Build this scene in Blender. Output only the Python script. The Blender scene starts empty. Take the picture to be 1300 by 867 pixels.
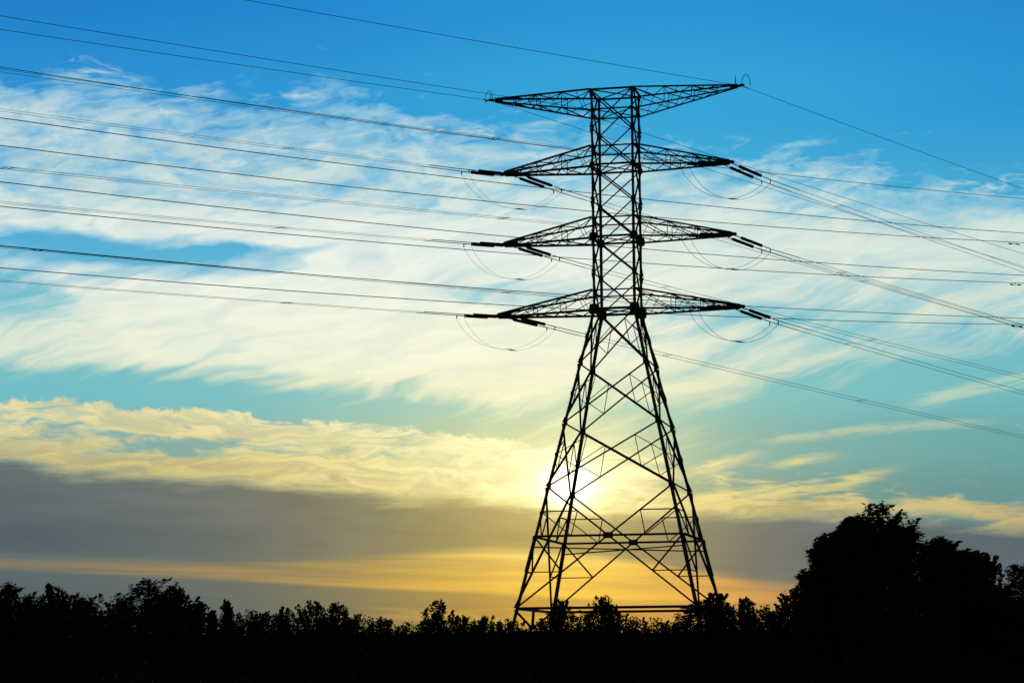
import bpy, math, random
import numpy as np
from mathutils import Vector, Matrix

R = math.radians
random.seed(7)
rng = np.random.default_rng(7)
scene = bpy.context.scene
COL = scene.collection

# ------------------------------------------------------------------ camera
CAM_Z = 3.0                       # eye height above the track-side ground
PITCH, ROLL, FPX = 0.13652, 0.0070658, 3000.1
cam_data = bpy.data.cameras.new('camera')
cam_data.sensor_width = 36.0
cam_data.lens = 36.0 * FPX / 1300.0
cam_data.clip_start = 0.1
cam_data.clip_end = 20000.0
cam = bpy.data.objects.new('camera', cam_data)
COL.objects.link(cam)
cam.matrix_world = (Matrix.Translation((0, 0, CAM_Z)) @ Matrix.Rotation(math.pi / 2 + PITCH, 4, 'X')
                    @ Matrix.Rotation(-ROLL, 4, 'Z'))
scene.camera = cam

# ------------------------------------------------------------------ exposure
scene.view_settings.view_transform = 'Standard'
scene.view_settings.look = 'None'
scene.view_settings.exposure = 0.0
scene.view_settings.gamma = 1.0
scene.view_settings.use_curve_mapping = False
scene.cycles.max_bounces = 4
scene.cycles.diffuse_bounces = 2
scene.cycles.glossy_bounces = 2

SUN_AZ, SUN_EL = R(1.22), R(4.3)

# ------------------------------------------------------------------ world: evening sky with cloud layers
world = bpy.data.worlds.new('World')
scene.world = world
world.use_nodes = True
wt = world.node_tree
wt.nodes.clear()


def srgb(c):
    out = []
    for v in c:
        v = v / 255.0
        out.append(v / 12.92 if v <= 0.04045 else ((v + 0.055) / 1.055) ** 2.4)
    return out


class S:
    """a float socket with arithmetic"""
    def __init__(self, sock):
        self.s = sock

    def __add__(self, o): return op('ADD', self, o)
    def __radd__(self, o): return op('ADD', o, self)
    def __sub__(self, o): return op('SUBTRACT', self, o)
    def __rsub__(self, o): return op('SUBTRACT', o, self)
    def __mul__(self, o): return op('MULTIPLY', self, o)
    def __rmul__(self, o): return op('MULTIPLY', o, self)
    def __truediv__(self, o): return op('DIVIDE', self, o)


def plug(tree, val, sock):
    if isinstance(val, S):
        tree.links.new(val.s, sock)
    else:
        sock.default_value = val


def op(kind, a, b=None, clamp=False):
    n = wt.nodes.new('ShaderNodeMath')
    n.operation = kind
    n.use_clamp = clamp
    plug(wt, a, n.inputs[0])
    if b is not None:
        plug(wt, b, n.inputs[1])
    return S(n.outputs[0])


def smooth(x, lo, hi):
    """smoothstep; lo/hi may be sockets"""
    n = wt.nodes.new('ShaderNodeMapRange')
    n.interpolation_type = 'SMOOTHSTEP'
    plug(wt, x, n.inputs['Value'])
    plug(wt, lo, n.inputs['From Min'])
    plug(wt, hi, n.inputs['From Max'])
    n.inputs['To Min'].default_value = 0
    n.inputs['To Max'].default_value = 1
    return S(n.outputs[0])


def noise(x, y, sx, sy, seed, detail=5.0, rough=0.55, dist=0.0, rot=0.0):
    """fractal noise over sky angles; sx, sy are feature sizes, rot in degrees turns the grain"""
    c, s = math.cos(R(rot)), math.sin(R(rot))
    u = x * (c / sx) + y * (s / sx)
    v = x * (-s / sy) + y * (c / sy)
    cb = wt.nodes.new('ShaderNodeCombineXYZ')
    plug(wt, u, cb.inputs[0]); plug(wt, v, cb.inputs[1]); cb.inputs[2].default_value = seed
    n = wt.nodes.new('ShaderNodeTexNoise')
    n.inputs['Scale'].default_value = 1.0
    n.inputs['Detail'].default_value = detail
    n.inputs['Roughness'].default_value = rough
    n.inputs['Distortion'].default_value = dist
    wt.links.new(cb.outputs[0], n.inputs['Vector'])
    return S(n.outputs[0])


def ramp(x, stops, grey=False):
    """colour ramp over 0..1300 sky units; stops [(pos, value)]"""
    n = wt.nodes.new('ShaderNodeValToRGB')
    n.color_ramp.interpolation = 'EASE' if len(stops) < 3 else 'B_SPLINE'
    if grey:
        n.color_ramp.interpolation = 'LINEAR'
    e = n.color_ramp.elements
    while len(e) < len(stops):
        e.new(0.5)
    for k, (p, v) in enumerate(stops):
        e[k].position = p / 1300.0
        e[k].color = (v, v, v, 1) if grey else (*srgb(v), 1)
    plug(wt, x * (1 / 1300.0), n.inputs[0])
    return S(n.outputs[0])


def mixc(f, a, b):
    n = wt.nodes.new('ShaderNodeMix')
    n.data_type = 'RGBA'
    plug(wt, f, n.inputs[0])
    for v, i in ((a, 6), (b, 7)):
        if isinstance(v, S):
            wt.links.new(v.s, n.inputs[i])
        else:
            n.inputs[i].default_value = (*v, 1)
    return S(n.outputs[2])


def addc(a, b, f=1.0):
    n = wt.nodes.new('ShaderNodeMix')
    n.data_type = 'RGBA'
    n.blend_type = 'ADD'
    plug(wt, f, n.inputs[0])
    for v, i in ((a, 6), (b, 7)):
        if isinstance(v, S):
            wt.links.new(v.s, n.inputs[i])
        else:
            n.inputs[i].default_value = (*v, 1)
    return S(n.outputs[2])


def scalec(c, k):
    n = wt.nodes.new('ShaderNodeVectorMath')
    n.operation = 'SCALE'
    wt.links.new(c.s, n.inputs[0])
    plug(wt, k, n.inputs['Scale'])
    return S(n.outputs[0])


def grid(x, y, rows, grey=False):
    """bilinear table over azimuth (columns) and elevation (rows)"""
    cur = None
    for k, (yy, stops) in enumerate(rows):
        r = ramp(x, stops, grey)
        if cur is None:
            cur = r
        elif grey:
            f = smooth(y, rows[k - 1][0], yy)
            cur = cur + (r - cur) * f
        else:
            cur = mixc(smooth(y, rows[k - 1][0], yy), cur, r)
    return cur


def cols(xs, vals):
    return list(zip(xs, vals))


tc = wt.nodes.new('ShaderNodeTexCoord')
nv = wt.nodes.new('ShaderNodeVectorMath'); nv.operation = 'NORMALIZE'
wt.links.new(tc.outputs['Generated'], nv.inputs[0])
sep = wt.nodes.new('ShaderNodeSeparateXYZ')
wt.links.new(nv.outputs[0], sep.inputs[0])
dx, dy, dz = (S(sep.outputs[i]) for i in range(3))
AZ = op('ARCTAN2', dx, dy)                       # azimuth from the sun-side meridian
EL = op('ARCSINE', dz)
X = AZ * 3000.0 + 650.0                          # sky units: 3000 to the radian
Y = 845.0 - EL * 3000.0                          # grows downwards, horizon at 845

# large and small eddies bend every layer
w1 = noise(X, Y, 170, 70, 3.1, 3, 0.5)
w2 = noise(X, Y, 170, 70, 8.7, 3, 0.5)
w3 = noise(X, Y, 38, 18, 14.2, 3, 0.55)
w4 = noise(X, Y, 38, 18, 21.9, 3, 0.55)
Xw = X + (w1 - 0.5) * 150.0 + (w3 - 0.5) * 15.0
Yw = Y + (w2 - 0.5) * 46.0 + (w4 - 0.5) * 7.0

XS = [0, 160, 320, 520, 715, 910, 1105, 1300]
# clear air
clear = grid(X, Y, [
    (-500, cols([0, 650, 1300], [(14, 60, 130), (18, 70, 140), (14, 60, 130)])),
    (0, cols([0, 400, 650, 950, 1300], [(31, 126, 201), (34, 136, 208), (41, 146, 213), (43, 149, 214), (34, 133, 205)])),
    (140, cols([0, 400, 650, 950, 1300], [(43, 143, 211), (46, 152, 212), (51, 164, 215), (53, 166, 216), (40, 148, 210)])),
    (300, cols([0, 400, 650, 950, 1300], [(84, 172, 212), (84, 176, 213), (84, 180, 214), (78, 178, 214), (70, 170, 210)])),
    (420, cols([0, 400, 650, 950, 1300], [(128, 196, 204), (128, 198, 206), (140, 202, 204), (120, 196, 206), (108, 188, 206)])),
    (500, cols([0, 330, 520, 740, 950, 1300], [(112, 188, 198), (124, 192, 194), (160, 204, 188), (190, 214, 182), (126, 194, 194), (112, 186, 192)])),
    (570, cols([0, 330, 520, 740, 950, 1300], [(118, 168, 168), (140, 176, 162), (180, 198, 160), (214, 214, 150), (124, 176, 172), (106, 166, 166)])),
    (640, cols([0, 330, 520, 740, 950, 1300], [(100, 128, 132), (130, 142, 124), (176, 172, 116), (216, 200, 112), (118, 154, 144), (100, 150, 150)])),
    (725, cols([0, 250, 430, 600, 740, 950, 1300], [(88, 103, 108), (100, 108, 104), (128, 122, 92), (186, 154, 74), (224, 178, 68), (124, 122, 104), (98, 112, 116)])),
    (790, cols([0, 250, 430, 600, 740, 950, 1300], [(78, 94, 100), (92, 104, 102), (122, 120, 92), (172, 138, 66), (214, 158, 52), (150, 118, 84), (96, 104, 108)])),
    (850, cols([0, 430, 740, 1300], [(60, 74, 78), (96, 92, 70), (150, 110, 52), (80, 84, 84)])),
])
# lit cloud
lit = grid(X, Y, [
    (90, cols([0, 650, 1300], [(196, 220, 226), (196, 222, 228), (190, 220, 226)])),
    (230, cols([0, 650, 1300], [(204, 224, 221), (216, 232, 226), (206, 228, 224)])),
    (320, cols([0, 320, 650, 950, 1300], [(241, 244, 230), (245, 248, 236), (243, 247, 234), (230, 238, 222), (214, 230, 220)])),
    (440, cols([0, 320, 650, 950, 1300], [(232, 236, 210), (250, 248, 226), (254, 250, 222), (238, 238, 212), (220, 228, 208)])),
    (530, cols([0, 250, 450, 650, 800, 950, 1300], [(230, 220, 166), (234, 223, 166), (250, 242, 190), (253, 246, 200), (248, 244, 200), (226, 224, 176), (196, 214, 186)])),
    (600, cols([0, 250, 450, 620, 740, 860, 1000, 1300], [(206, 190, 128), (219, 199, 128), (243, 228, 152), (255, 247, 184), (255, 252, 210), (250, 236, 158), (226, 212, 140), (206, 196, 140)])),
    (680, cols([0, 250, 450, 620, 740, 860, 1000, 1300], [(176, 152, 96), (192, 160, 92), (222, 186, 96), (252, 222, 120), (255, 235, 150), (238, 210, 118), (212, 188, 118), (196, 178, 122)])),
    (735, cols([0, 250, 450, 620, 740, 860, 1000, 1300], [(168, 138, 84), (186, 150, 84), (212, 168, 82), (250, 200, 72), (255, 208, 74), (242, 182, 72), (212, 150, 84), (160, 130, 96)])),
])

# layer 1: streaky cirrus sheet
D = grid(Xw, Yw, [
    (80, cols(XS, [0, 0, 0, 0, 0, 0, 0, 0])),
    (122, cols(XS, [.46, .44, .34, .12, 0, 0, 0, 0])),
    (160, cols(XS, [.64, .64, .56, .46, .28, .02, 0, 0])),
    (200, cols(XS, [.68, .68, .68, .64, .55, .36, .22, 0])),
    (238, cols(XS, [.70, .68, .70, .70, .70, .62, .46, .14])),
    (272, cols(XS, [.76, .80, .80, .78, .80, .74, .64, .40])),
    (292, cols([0, 160, 320, 520, 715, 910, 1105, 1300], [.74, .90, .94, .90, .92, .82, .70, .60])),
    (312, cols([0, 80, 160, 260, 340, 420, 520, 715, 910, 1105, 1300], [.34, .18, .22, .62, .90, 1.0, .98, 1.0, .90, .84, .76])),
    (326, cols([0, 80, 160, 260, 330, 400, 520, 715, 910, 1105, 1300], [.40, .26, .10, -.02, .10, .70, .96, 1.0, .92, .88, .84])),
    (342, cols([0, 80, 160, 260, 330, 400, 520, 715, 910, 1105, 1300], [.58, .66, .56, .50, .58, .84, .90, .96, .92, .92, .86])),
    (378, cols([0, 50, 110, 320, 520, 600, 680, 800, 910, 1000, 1105, 1300], [.30, .34, .84, .92, .92, .62, .66, .88, .80, .64, .62, .70])),
    (404, cols([0, 50, 110, 320, 520, 715, 870, 960, 1105, 1200, 1300], [.40, .50, .92, .98, 1.0, .96, .46, .34, .48, .74, .66])),
    (432, cols(XS, [.78, .94, .98, 1.0, 1.0, .66, .40, .66])),
    (458, cols(XS, [.66, .78, .90, 1.0, 1.0, .62, .50, .34])),
    (478, cols([0, 160, 320, 420, 520, 715, 830, 910, 1000, 1105, 1300], [.16, .36, .60, .84, .94, .98, .66, .72, .42, .22, .16])),
    (502, cols([0, 160, 320, 420, 520, 600, 715, 830, 910, 1000, 1105, 1300], [.02, .06, .20, .40, .60, .72, .74, .62, .56, .20, .12, .26])),
    (528, cols([0, 160, 320, 520, 640, 715, 830, 910, 1000, 1105, 1300], [.0, .0, .04, .14, .46, .52, .34, .22, .12, .20, .10])),
    (556, cols([0, 320, 520, 640, 715, 830, 960, 1105, 1300], [0, 0, .08, .36, .44, .28, .22, .12, .02])),
    (582, cols([0, 320, 520, 640, 715, 830, 910, 1000, 1300], [0, 0, .2, .5, .52, .36, .22, .05, 0])),
    (610, cols(XS, [0, 0, 0, .1, .2, .1, 0, 0])),
], True)
fine_a = noise(Xw, Yw, 50, 17, 1.7, 7, 0.58, 0.25, -6)       # mottled upper part
fine_b = noise(Xw, Yw, 170, 17, 5.3, 6, 0.54, 0.2, -20)     # long fibres, rising to the right
upper = smooth(Y, 230.0, 400.0)
fine = fine_a + (fine_b - fine_a) * upper
amp = 1.30 - 0.25 * smooth(Y, 200.0, 330.0)
thin = noise(Xw, Yw, 120, 46, 33.0, 4, 0.5)
c1 = smooth(D + (fine - 0.5) * amp + (thin - 0.5) * 0.38, 0.24, 0.86)
relief = smooth(noise(Xw, Yw, 120, 26, 37.0, 6, 0.6, 0.5, -8), 0.34, 0.66)
lit1 = mixc(relief, scalec(mixc(0.20, lit, clear), 0.98), lit)       # thinner and thicker parts of the sheet
veil = c1 * (1.0 - c1) * (1.0 - smooth(Y, 330.0, 470.0)) * 1.3
sky = mixc(c1 * 0.96, clear, lit1)
sky = mixc(veil, sky, srgb((124, 197, 224)))

# small detached puffs along the sheet's upper edge
puff_band = grid(X, Y, [
    (60, cols(XS, [0, 0, 0, 0, 0, 0, 0, 0])),
    (98, cols([0, 60, 100, 150, 200, 400, 1300], [.2, .4, .62, .42, .35, 0, 0])),
    (130, cols([0, 160, 280, 350, 420, 600, 1300], [0, .4, .2, .56, .4, 0, 0])),
    (170, cols([0, 330, 450, 610, 680, 900, 1300], [0, 0, .4, .55, .3, 0, 0])),
    (225, cols([0, 700, 850, 1010, 1080, 1200, 1300], [0, .1, .3, .56, .5, .2, .3])),
    (252, cols([0, 800, 1000, 1120, 1210, 1270, 1300], [0, .2, .5, .48, .62, .5, .5])),
    (290, cols(XS, [0, 0, 0, 0, 0, .2, .2, .35])),
], True)
puffs = smooth(puff_band + (noise(Xw, Yw, 40, 11, 44.4, 6, 0.6, 0.5, 4) - 0.5) * 1.5, 0.48, 0.95)
sky = mixc(puffs * 0.75, sky, lit)

# layer 2: grey bank
top3 = ramp(X, cols([0, 130, 300, 450, 600, 700, 900, 1080, 1300], [v / 1000 for v in (588, 603, 615, 628, 640, 652, 660, 664, 684)]), True) * 1000.0
edge3 = (noise(X, Y, 110, 20, 52.0, 5, 0.6) - 0.5) * 46.0
grey = grid(X, Y, [
    (600, cols([0, 170, 330, 480, 600, 720, 860, 960, 1100, 1300], [(92, 104, 106), (104, 110, 108), (120, 120, 108), (146, 140, 108), (176, 162, 106), (206, 188, 110), (156, 148, 112), (122, 126, 116), (106, 118, 120), (92, 110, 118)])),
    (700, cols([0, 170, 330, 480, 600, 720, 860, 960, 1100, 1300], [(82, 98, 104), (92, 102, 104), (108, 110, 104), (138, 130, 96), (164, 146, 88), (182, 160, 88), (146, 134, 100), (116, 116, 106), (100, 108, 110), (88, 102, 110)])),
])
bot3 = ramp(X, cols([0, 300, 480, 620, 800, 950, 1300], [v / 1000 for v in (704, 712, 704, 694, 716, 742, 770)]), True) * 1000.0
bank = smooth(Y + edge3, top3 - 16.0, top3 + 16.0) * (1.0 - smooth(Y + (noise(X, Y, 190, 14, 57.0, 4, 0.55) - 0.5) * 40.0, bot3 - 10.0, bot3 + 9.0))
mott = noise(X, Y, 260, 34, 58.5, 5, 0.55, 0.4, 3) * 0.5 + noise(X, Y, 70, 16, 59.5, 5, 0.6, 0.3, 3) * 0.25
grey = scalec(grey, 0.66 + mott * 0.92)
sky = mixc(bank * 0.97, sky, grey)

# layer 3: billowed bright band above the grey bank
top2 = ramp(X, cols([0, 125, 165, 300, 345, 400, 520, 650, 740, 900, 1300], [v / 1000 for v in (511, 511, 521, 521, 537, 537, 545, 560, 570, 590, 600)]), True) * 1000.0
bill = (noise(X, Y, 30, 20, 61.0, 7, 0.66, 0.6) - 0.5) * 38.0 + (noise(X, Y, 130, 40, 64.0, 2, 0.5) - 0.5) * 22.0
shape2 = smooth(Y + bill, top2 - 1.0, top2 + 6.0) * (1.0 - smooth(Y + edge3, top3 - 16.0, top3 + 12.0))
holes = grid(Xw, Yw, [
    (505, cols([0, 200, 400, 560, 700, 860, 1300], [1, 1, .95, .9, .7, .2, 0])),
    (540, cols([0, 60, 200, 330, 420, 560, 700, 860, 1300], [.72, .55, .9, .8, .75, .8, .75, .3, 0])),
    (572, cols([0, 60, 150, 230, 350, 460, 560, 700, 860, 1300], [.8, .85, .6, .42, .62, .7, .85, .9, .5, .05])),
    (597, cols([0, 200, 420, 560, 700, 860, 960, 1300], [.9, .95, .85, .9, 1, .5, .30, .0])),
    (626, cols([0, 200, 420, 560, 700, 860, 960, 1080, 1300], [.9, .95, .9, 1, 1, .50, .40, .30, .05])),
    (652, cols([0, 420, 560, 700, 860, 960, 1050, 1150, 1300], [.9, .95, 1, 1, 1, .92, .70, .55, .50])),
    (680, cols([0, 700, 860, 1060, 1150, 1300], [.9, 1, .9, .6, .55, .66])),
], True)
tex2 = noise(Xw, Yw, 95, 17, 71.0, 7, 0.6, 0.5, 3)
tex2f = noise(Xw, Yw, 30, 11, 75.0, 5, 0.6, 0.4, -8)
c2 = shape2 * smooth(holes + (tex2 - 0.5) * 1.7 + (tex2f - 0.5) * 0.6, 0.34, 0.78)
# shaded undersides: thick cloud is darker where the texture dips
shade = smooth(noise(Xw, Yw, 75, 14, 83.0, 7, 0.64, 0.5), 0.38, 0.62)
lit2 = mixc(shade, scalec(mixc(0.22, lit, clear), 0.84), lit)
sky = mixc(c2, sky, lit2)

# a thin curved mare's-tail and two small tufts low on the right
def streak(sky_in, x0, x1, pts, half, seed, strength, rot=0):
    yc = ramp(X, cols([p[0] for p in pts], [p[1] / 1000 for p in pts]), True) * 1000.0
    nz = noise(X, Y, 60, 9, seed, 6, 0.6, 0.4, rot)
    off = Y - yc + (nz - 0.5) * half * 1.7
    prof = 1.0 - smooth(op('ABSOLUTE', off), half * 0.1, half)
    win = smooth(X, x0, x0 + 60.0) * (1.0 - smooth(X, x1 - 90.0, x1))
    f = prof * win * smooth(nz, 0.28, 0.56) * strength
    return mixc(f, sky_in, lit)

sky = streak(sky, 840.0, 1160.0, [(0, 648), (880, 640), (980, 632), (1060, 622), (1110, 610), (1160, 596), (1300, 585)], 13.0, 91.0, 0.95, -4)
sky = streak(sky, 850.0, 990.0, [(0, 615), (860, 607), (960, 582), (1300, 570)], 12.0, 93.0, 0.9, -12)
sky = streak(sky, 955.0, 1085.0, [(0, 596), (970, 597), (1060, 585), (1300, 575)], 9.0, 95.0, 0.95, -6)
sky = streak(sky, 940.0, 1280.0, [(0, 570), (960, 566), (1130, 552), (1300, 546)], 9.0, 97.0, 0.45, -6)
sky = streak(sky, 1130.0, 1500.0, [(0, 545), (1150, 524), (1300, 496)], 13.0, 98.5, 0.6, -9)
sky = streak(sky, 1060.0, 1380.0, [(0, 665), (1090, 652), (1180, 651), (1300, 668)], 15.0, 99.5, 0.95, 4)

# layer 4: glowing slot under the bank
lo4 = ramp(X, cols([0, 300, 480, 620, 760, 950, 1300], [v / 1000 for v in (720, 735, 746, 752, 762, 768, 775)]), True) * 1000.0
hi4 = ramp(X, cols([0, 300, 480, 620, 760, 950, 1300], [v / 1000 for v in (710, 716, 709, 698, 706, 742, 766)]), True) * 1000.0
str4 = noise(X, Y, 360, 13, 103.0, 6, 0.6, 0.3, 1.5)
slot = smooth(Y + (str4 - 0.5) * 12.0, hi4 - 6.0, hi4 + 9.0) * (1.0 - smooth(Y + (str4 - 0.5) * 5.0, lo4 - 2.0, lo4 + 4.0))
slot_k = ramp(X, cols([0, 150, 350, 560, 760, 930, 1050, 1300], [.55, .55, .62, .86, .92, .8, .55, .25]), True)
sky = mixc(slot * slot_k * (0.35 + smooth(str4, 0.34, 0.64) * 0.65), sky, lit)
low4 = smooth(noise(X, Y, 380, 20, 109.0, 5, 0.55, 0.3, 2) + ramp(X, cols([0, 300, 560, 800, 980, 1300], [0, .0, .10, .22, .28, 0]), True), 0.55, 0.85) * smooth(Y, 745.0, 760.0)
sky = mixc(low4 * 0.5, sky, lit)

# the sun behind thin cloud: core and aureole
rx, ry = X - 721.0, Y - 621.0
d2 = rx * rx * 0.80 + ry * ry * 1.35
r_ = op('SQRT', d2)
core = op('EXPONENT', d2 * (-1.0 / (25.0 * 25.0)))
halo = op('EXPONENT', r_ * (-1.0 / 52.0))
wide = op('EXPONENT', r_ * (-1.0 / 210.0))
mask = 1.0 - bank * 0.72
sky = addc(sky, scalec(mixc(0.0, (1.0, 0.95, 0.75), (1, 1, 1)), core * 1.6 * mask))
sky = addc(sky, scalec(mixc(0.0, (1.0, 0.80, 0.34), (1, 1, 1)), halo * 0.80 * mask))
sky = addc(sky, scalec(mixc(0.0, (1.0, 0.72, 0.20), (1, 1, 1)), wide * 0.05))

# the rest of the dome: dim evening sky away from the sun
nish = wt.nodes.new('ShaderNodeTexSky')
nish.sky_type = 'NISHITA'
nish.sun_disc = False
nish.sun_elevation = SUN_EL
nish.sun_rotation = SUN_AZ
rear = scalec(S(nish.outputs[0]), 0.022)
side = smooth(op('COSINE', AZ), 0.55, 0.93) * (1.0 - smooth(EL, 0.45, 0.85))
sky = mixc(side, rear, sky)
bg = wt.nodes.new('ShaderNodeBackground')
bg.inputs['Strength'].default_value = 1.0
wt.links.new(sky.s, bg.inputs['Color'])
wo = wt.nodes.new('ShaderNodeOutputWorld')
wt.links.new(bg.outputs[0], wo.inputs['Surface'])

# ------------------------------------------------------------------ sun lamp
sun_d = bpy.data.lights.new('sun', 'SUN')
sun_d.energy = 0.6
sun_d.angle = R(2.0)
sun_d.color = (1.0, 0.80, 0.50)
sun = bpy.data.objects.new('sun', sun_d)
COL.objects.link(sun)
to_sun = Vector((math.sin(SUN_AZ) * math.cos(SUN_EL), math.cos(SUN_AZ) * math.cos(SUN_EL), math.sin(SUN_EL)))
sun.rotation_euler = to_sun.to_track_quat('Z', 'Y').to_euler()

# ------------------------------------------------------------------ materials
def material(name, c1, c2, scale, rough=0.8, spec=0.2, metal=0.0):
    m = bpy.data.materials.new(name)
    m.use_nodes = True
    nt = m.node_tree
    b = nt.nodes['Principled BSDF']
    t = nt.nodes.new('ShaderNodeTexCoord')
    n = nt.nodes.new('ShaderNodeTexNoise')
    n.inputs['Scale'].default_value = scale
    n.inputs['Detail'].default_value = 4
    r = nt.nodes.new('ShaderNodeValToRGB')
    r.color_ramp.elements[0].position = 0.35
    r.color_ramp.elements[1].position = 0.68
    r.color_ramp.elements[0].color = (*c1, 1)
    r.color_ramp.elements[1].color = (*c2, 1)
    nt.links.new(t.outputs['Object'], n.inputs['Vector'])
    nt.links.new(n.outputs[0], r.inputs[0])
    nt.links.new(r.outputs[0], b.inputs['Base Color'])
    b.inputs['Roughness'].default_value = rough
    b.inputs['Metallic'].default_value = metal
    b.inputs['Specular IOR Level'].default_value = spec
    return m


M_STEEL = material('weathered_steel', (0.075, 0.08, 0.08), (0.13, 0.13, 0.125), 1.5, 0.65, 0.25)
M_WIRE = material('aged_aluminium', (0.07, 0.07, 0.07), (0.11, 0.11, 0.11), 3.0, 0.6, 0.25)
M_INS = material('brown_porcelain', (0.03, 0.018, 0.012), (0.05, 0.03, 0.02), 5.0, 0.45, 0.35)
M_BARK = material('bark', (0.035, 0.028, 0.02), (0.07, 0.055, 0.04), 9.0, 0.95, 0.1)
M_GROUND = material('rough_grass', (0.025, 0.03, 0.015), (0.06, 0.06, 0.03), 0.35, 1.0, 0.0)
M_LEAF = [material('leaf_green', (0.03, 0.05, 0.02), (0.06, 0.09, 0.03), 1.3, 1.0, 0.02),
          material('leaf_olive', (0.035, 0.045, 0.02), (0.07, 0.08, 0.035), 1.6, 1.0, 0.02),
          material('leaf_dark', (0.025, 0.04, 0.02), (0.045, 0.065, 0.03), 1.1, 1.0, 0.02)]

# ------------------------------------------------------------------ helpers
def tag(o, label=None, cat=None, group=None, kind=None):
    if label: o['label'] = label
    if cat: o['category'] = cat
    if group: o['group'] = group
    if kind: o['kind'] = kind
    return o


def empty(name, loc, rz=0.0):
    o = bpy.data.objects.new(name, None)
    o.empty_display_size = 0.5
    o.location = loc
    o.rotation_euler = (0, 0, rz)
    COL.objects.link(o)
    return o


class MB:
    """collects boxes, bars and tubes for ONE mesh"""
    count = 0

    def __init__(self):
        self.v, self.f = [], []

    def hexa(self, p):
        k = len(self.v)
        self.v += [tuple(q) for q in p]
        for a in ((0, 3, 2, 1), (4, 5, 6, 7), (0, 1, 5, 4), (1, 2, 6, 5), (2, 3, 7, 6), (3, 0, 4, 7)):
            self.f.append(tuple(k + i for i in a))

    def slab(self, p, q, a, b):
        """prism from p to q; a, b are half-extent vectors across"""
        self.hexa([p - a - b, p + a - b, p + a + b, p - a + b, q - a - b, q + a - b, q + a + b, q - a + b])

    def box(self, c, hx, hy, hz):
        c = Vector(c)
        self.slab(c - Vector((0, 0, hz)), c + Vector((0, 0, hz)), Vector((hx, 0, 0)), Vector((0, hy, 0)))

    def angle(self, p, q, w, n):
        """rolled L-angle member from p to q, one flange flat against the plane with normal n"""
        p, q, n = Vector(p), Vector(q), Vector(n)
        d = (q - p)
        if d.length < 1e-6: return
        d.normalize()
        u = n.cross(d)
        if u.length < 1e-3: u = Vector((1, 0, 0)).cross(d)
        u.normalize()
        v = d.cross(u)
        MB.count += 1
        t = max(0.010, 0.10 * w)
        sh = v * (0.004 * (MB.count % 7))
        p, q = p + sh, q + sh
        self.slab(p, q, u * (w / 2), v * (t / 2))
        e = u * (w / 2 - t / 2) + v * (w / 2 + t / 2 + 0.001)
        self.slab(p + e, q + e, u * (t / 2), v * (w / 2))

    def tube(self, pts, rad, sides=6, cap=True):
        pts = [Vector(p) for p in pts]
        k0 = len(self.v)
        n = len(pts)
        rad = rad if isinstance(rad, (list, tuple)) else [rad] * n
        up = None
        for i, p in enumerate(pts):
            d = (pts[min(i + 1, n - 1)] - pts[max(i - 1, 0)]).normalized()
            if up is None:
                up = Vector((0, 0, 1)) if abs(d.z) < 0.9 else Vector((1, 0, 0))
            a = d.cross(up).normalized()
            b = a.cross(d).normalized()
            up = b
            for j in range(sides):
                t = 2 * math.pi * j / sides
                self.v.append(tuple(p + (a * math.cos(t) + b * math.sin(t)) * rad[i]))
        for i in range(n - 1):
            for j in range(sides):
                j2 = (j + 1) % sides
                self.f.append((k0 + i * sides + j, k0 + i * sides + j2, k0 + (i + 1) * sides + j2, k0 + (i + 1) * sides + j))
        if cap:
            self.f.append(tuple(k0 + j for j in reversed(range(sides))))
            self.f.append(tuple(k0 + (n - 1) * sides + j for j in range(sides)))

    def plate(self, pts, n, t):
        """flat polygon plate of thickness t"""
        n = Vector(n).normalized() * (t / 2)
        k, m = len(self.v), len(pts)
        self.v += [tuple(Vector(p) - n) for p in pts] + [tuple(Vector(p) + n) for p in pts]
        self.f.append(tuple(k + i for i in reversed(range(m))))
        self.f.append(tuple(k + m + i for i in range(m)))
        for i in range(m):
            j = (i + 1) % m
            self.f.append((k + i, k + j, k + m + j, k + m + i))

    def build(self, name, mat, parent=None):
        me = bpy.data.meshes.new(name)
        me.from_pydata(self.v, [], self.f)
        me.materials.append(mat)
        o = bpy.data.objects.new(name, me)
        COL.objects.link(o)
        if parent: o.parent = parent
        return o


# ------------------------------------------------------------------ ground
TWR = Vector((9.41885, 207.1815, 4.8557 + CAM_Z))      # centre of the tower's base frame
YAW = -0.21761
EXT = 2.2                                              # leg stubs below the base frame


def sstep(a, b, x):
    t = np.clip((x - a) / (b - a), 0, 1)
    return t * t * (3 - 2 * t)


def ground_z(x, y):
    z = (TWR.z - EXT) * sstep(60, 198, y) * (1 - 0.9 * sstep(270, 620, y))
    z = z * (1 - 0.35 * sstep(25, 120, np.abs(x - 9)))
    return z + 0.18 * np.sin(x * 0.21 + 1.3) * np.sin(y * 0.17) * sstep(20, 60, y) - 0.02


def axis_pts(lim, fine_lim, fine, n):
    a = np.arange(-fine_lim, fine_lim + 0.1, fine)
    g = np.geomspace(fine_lim + fine * 2, lim, n)
    return np.concatenate([-g[::-1], a, g])


gx = axis_pts(6000, 140, 3.5, 16)
gy = axis_pts(7000, 320, 4.0, 16)
GX, GY = np.meshgrid(gx, gy)
GZ = ground_z(GX, GY)
gv = np.stack([GX, GY, GZ], -1).reshape(-1, 3)
nx, ny = len(gx), len(gy)
gf = [(j * nx + i, j * nx + i + 1, (j + 1) * nx + i + 1, (j + 1) * nx + i) for j in range(ny - 1) for i in range(nx - 1)]
me = bpy.data.meshes.new('ground')
me.from_pydata(gv.tolist(), [], gf)
me.materials.append(M_GROUND)
go = bpy.data.objects.new('ground', me)
COL.objects.link(go)
tag(go, kind='structure')

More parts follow.
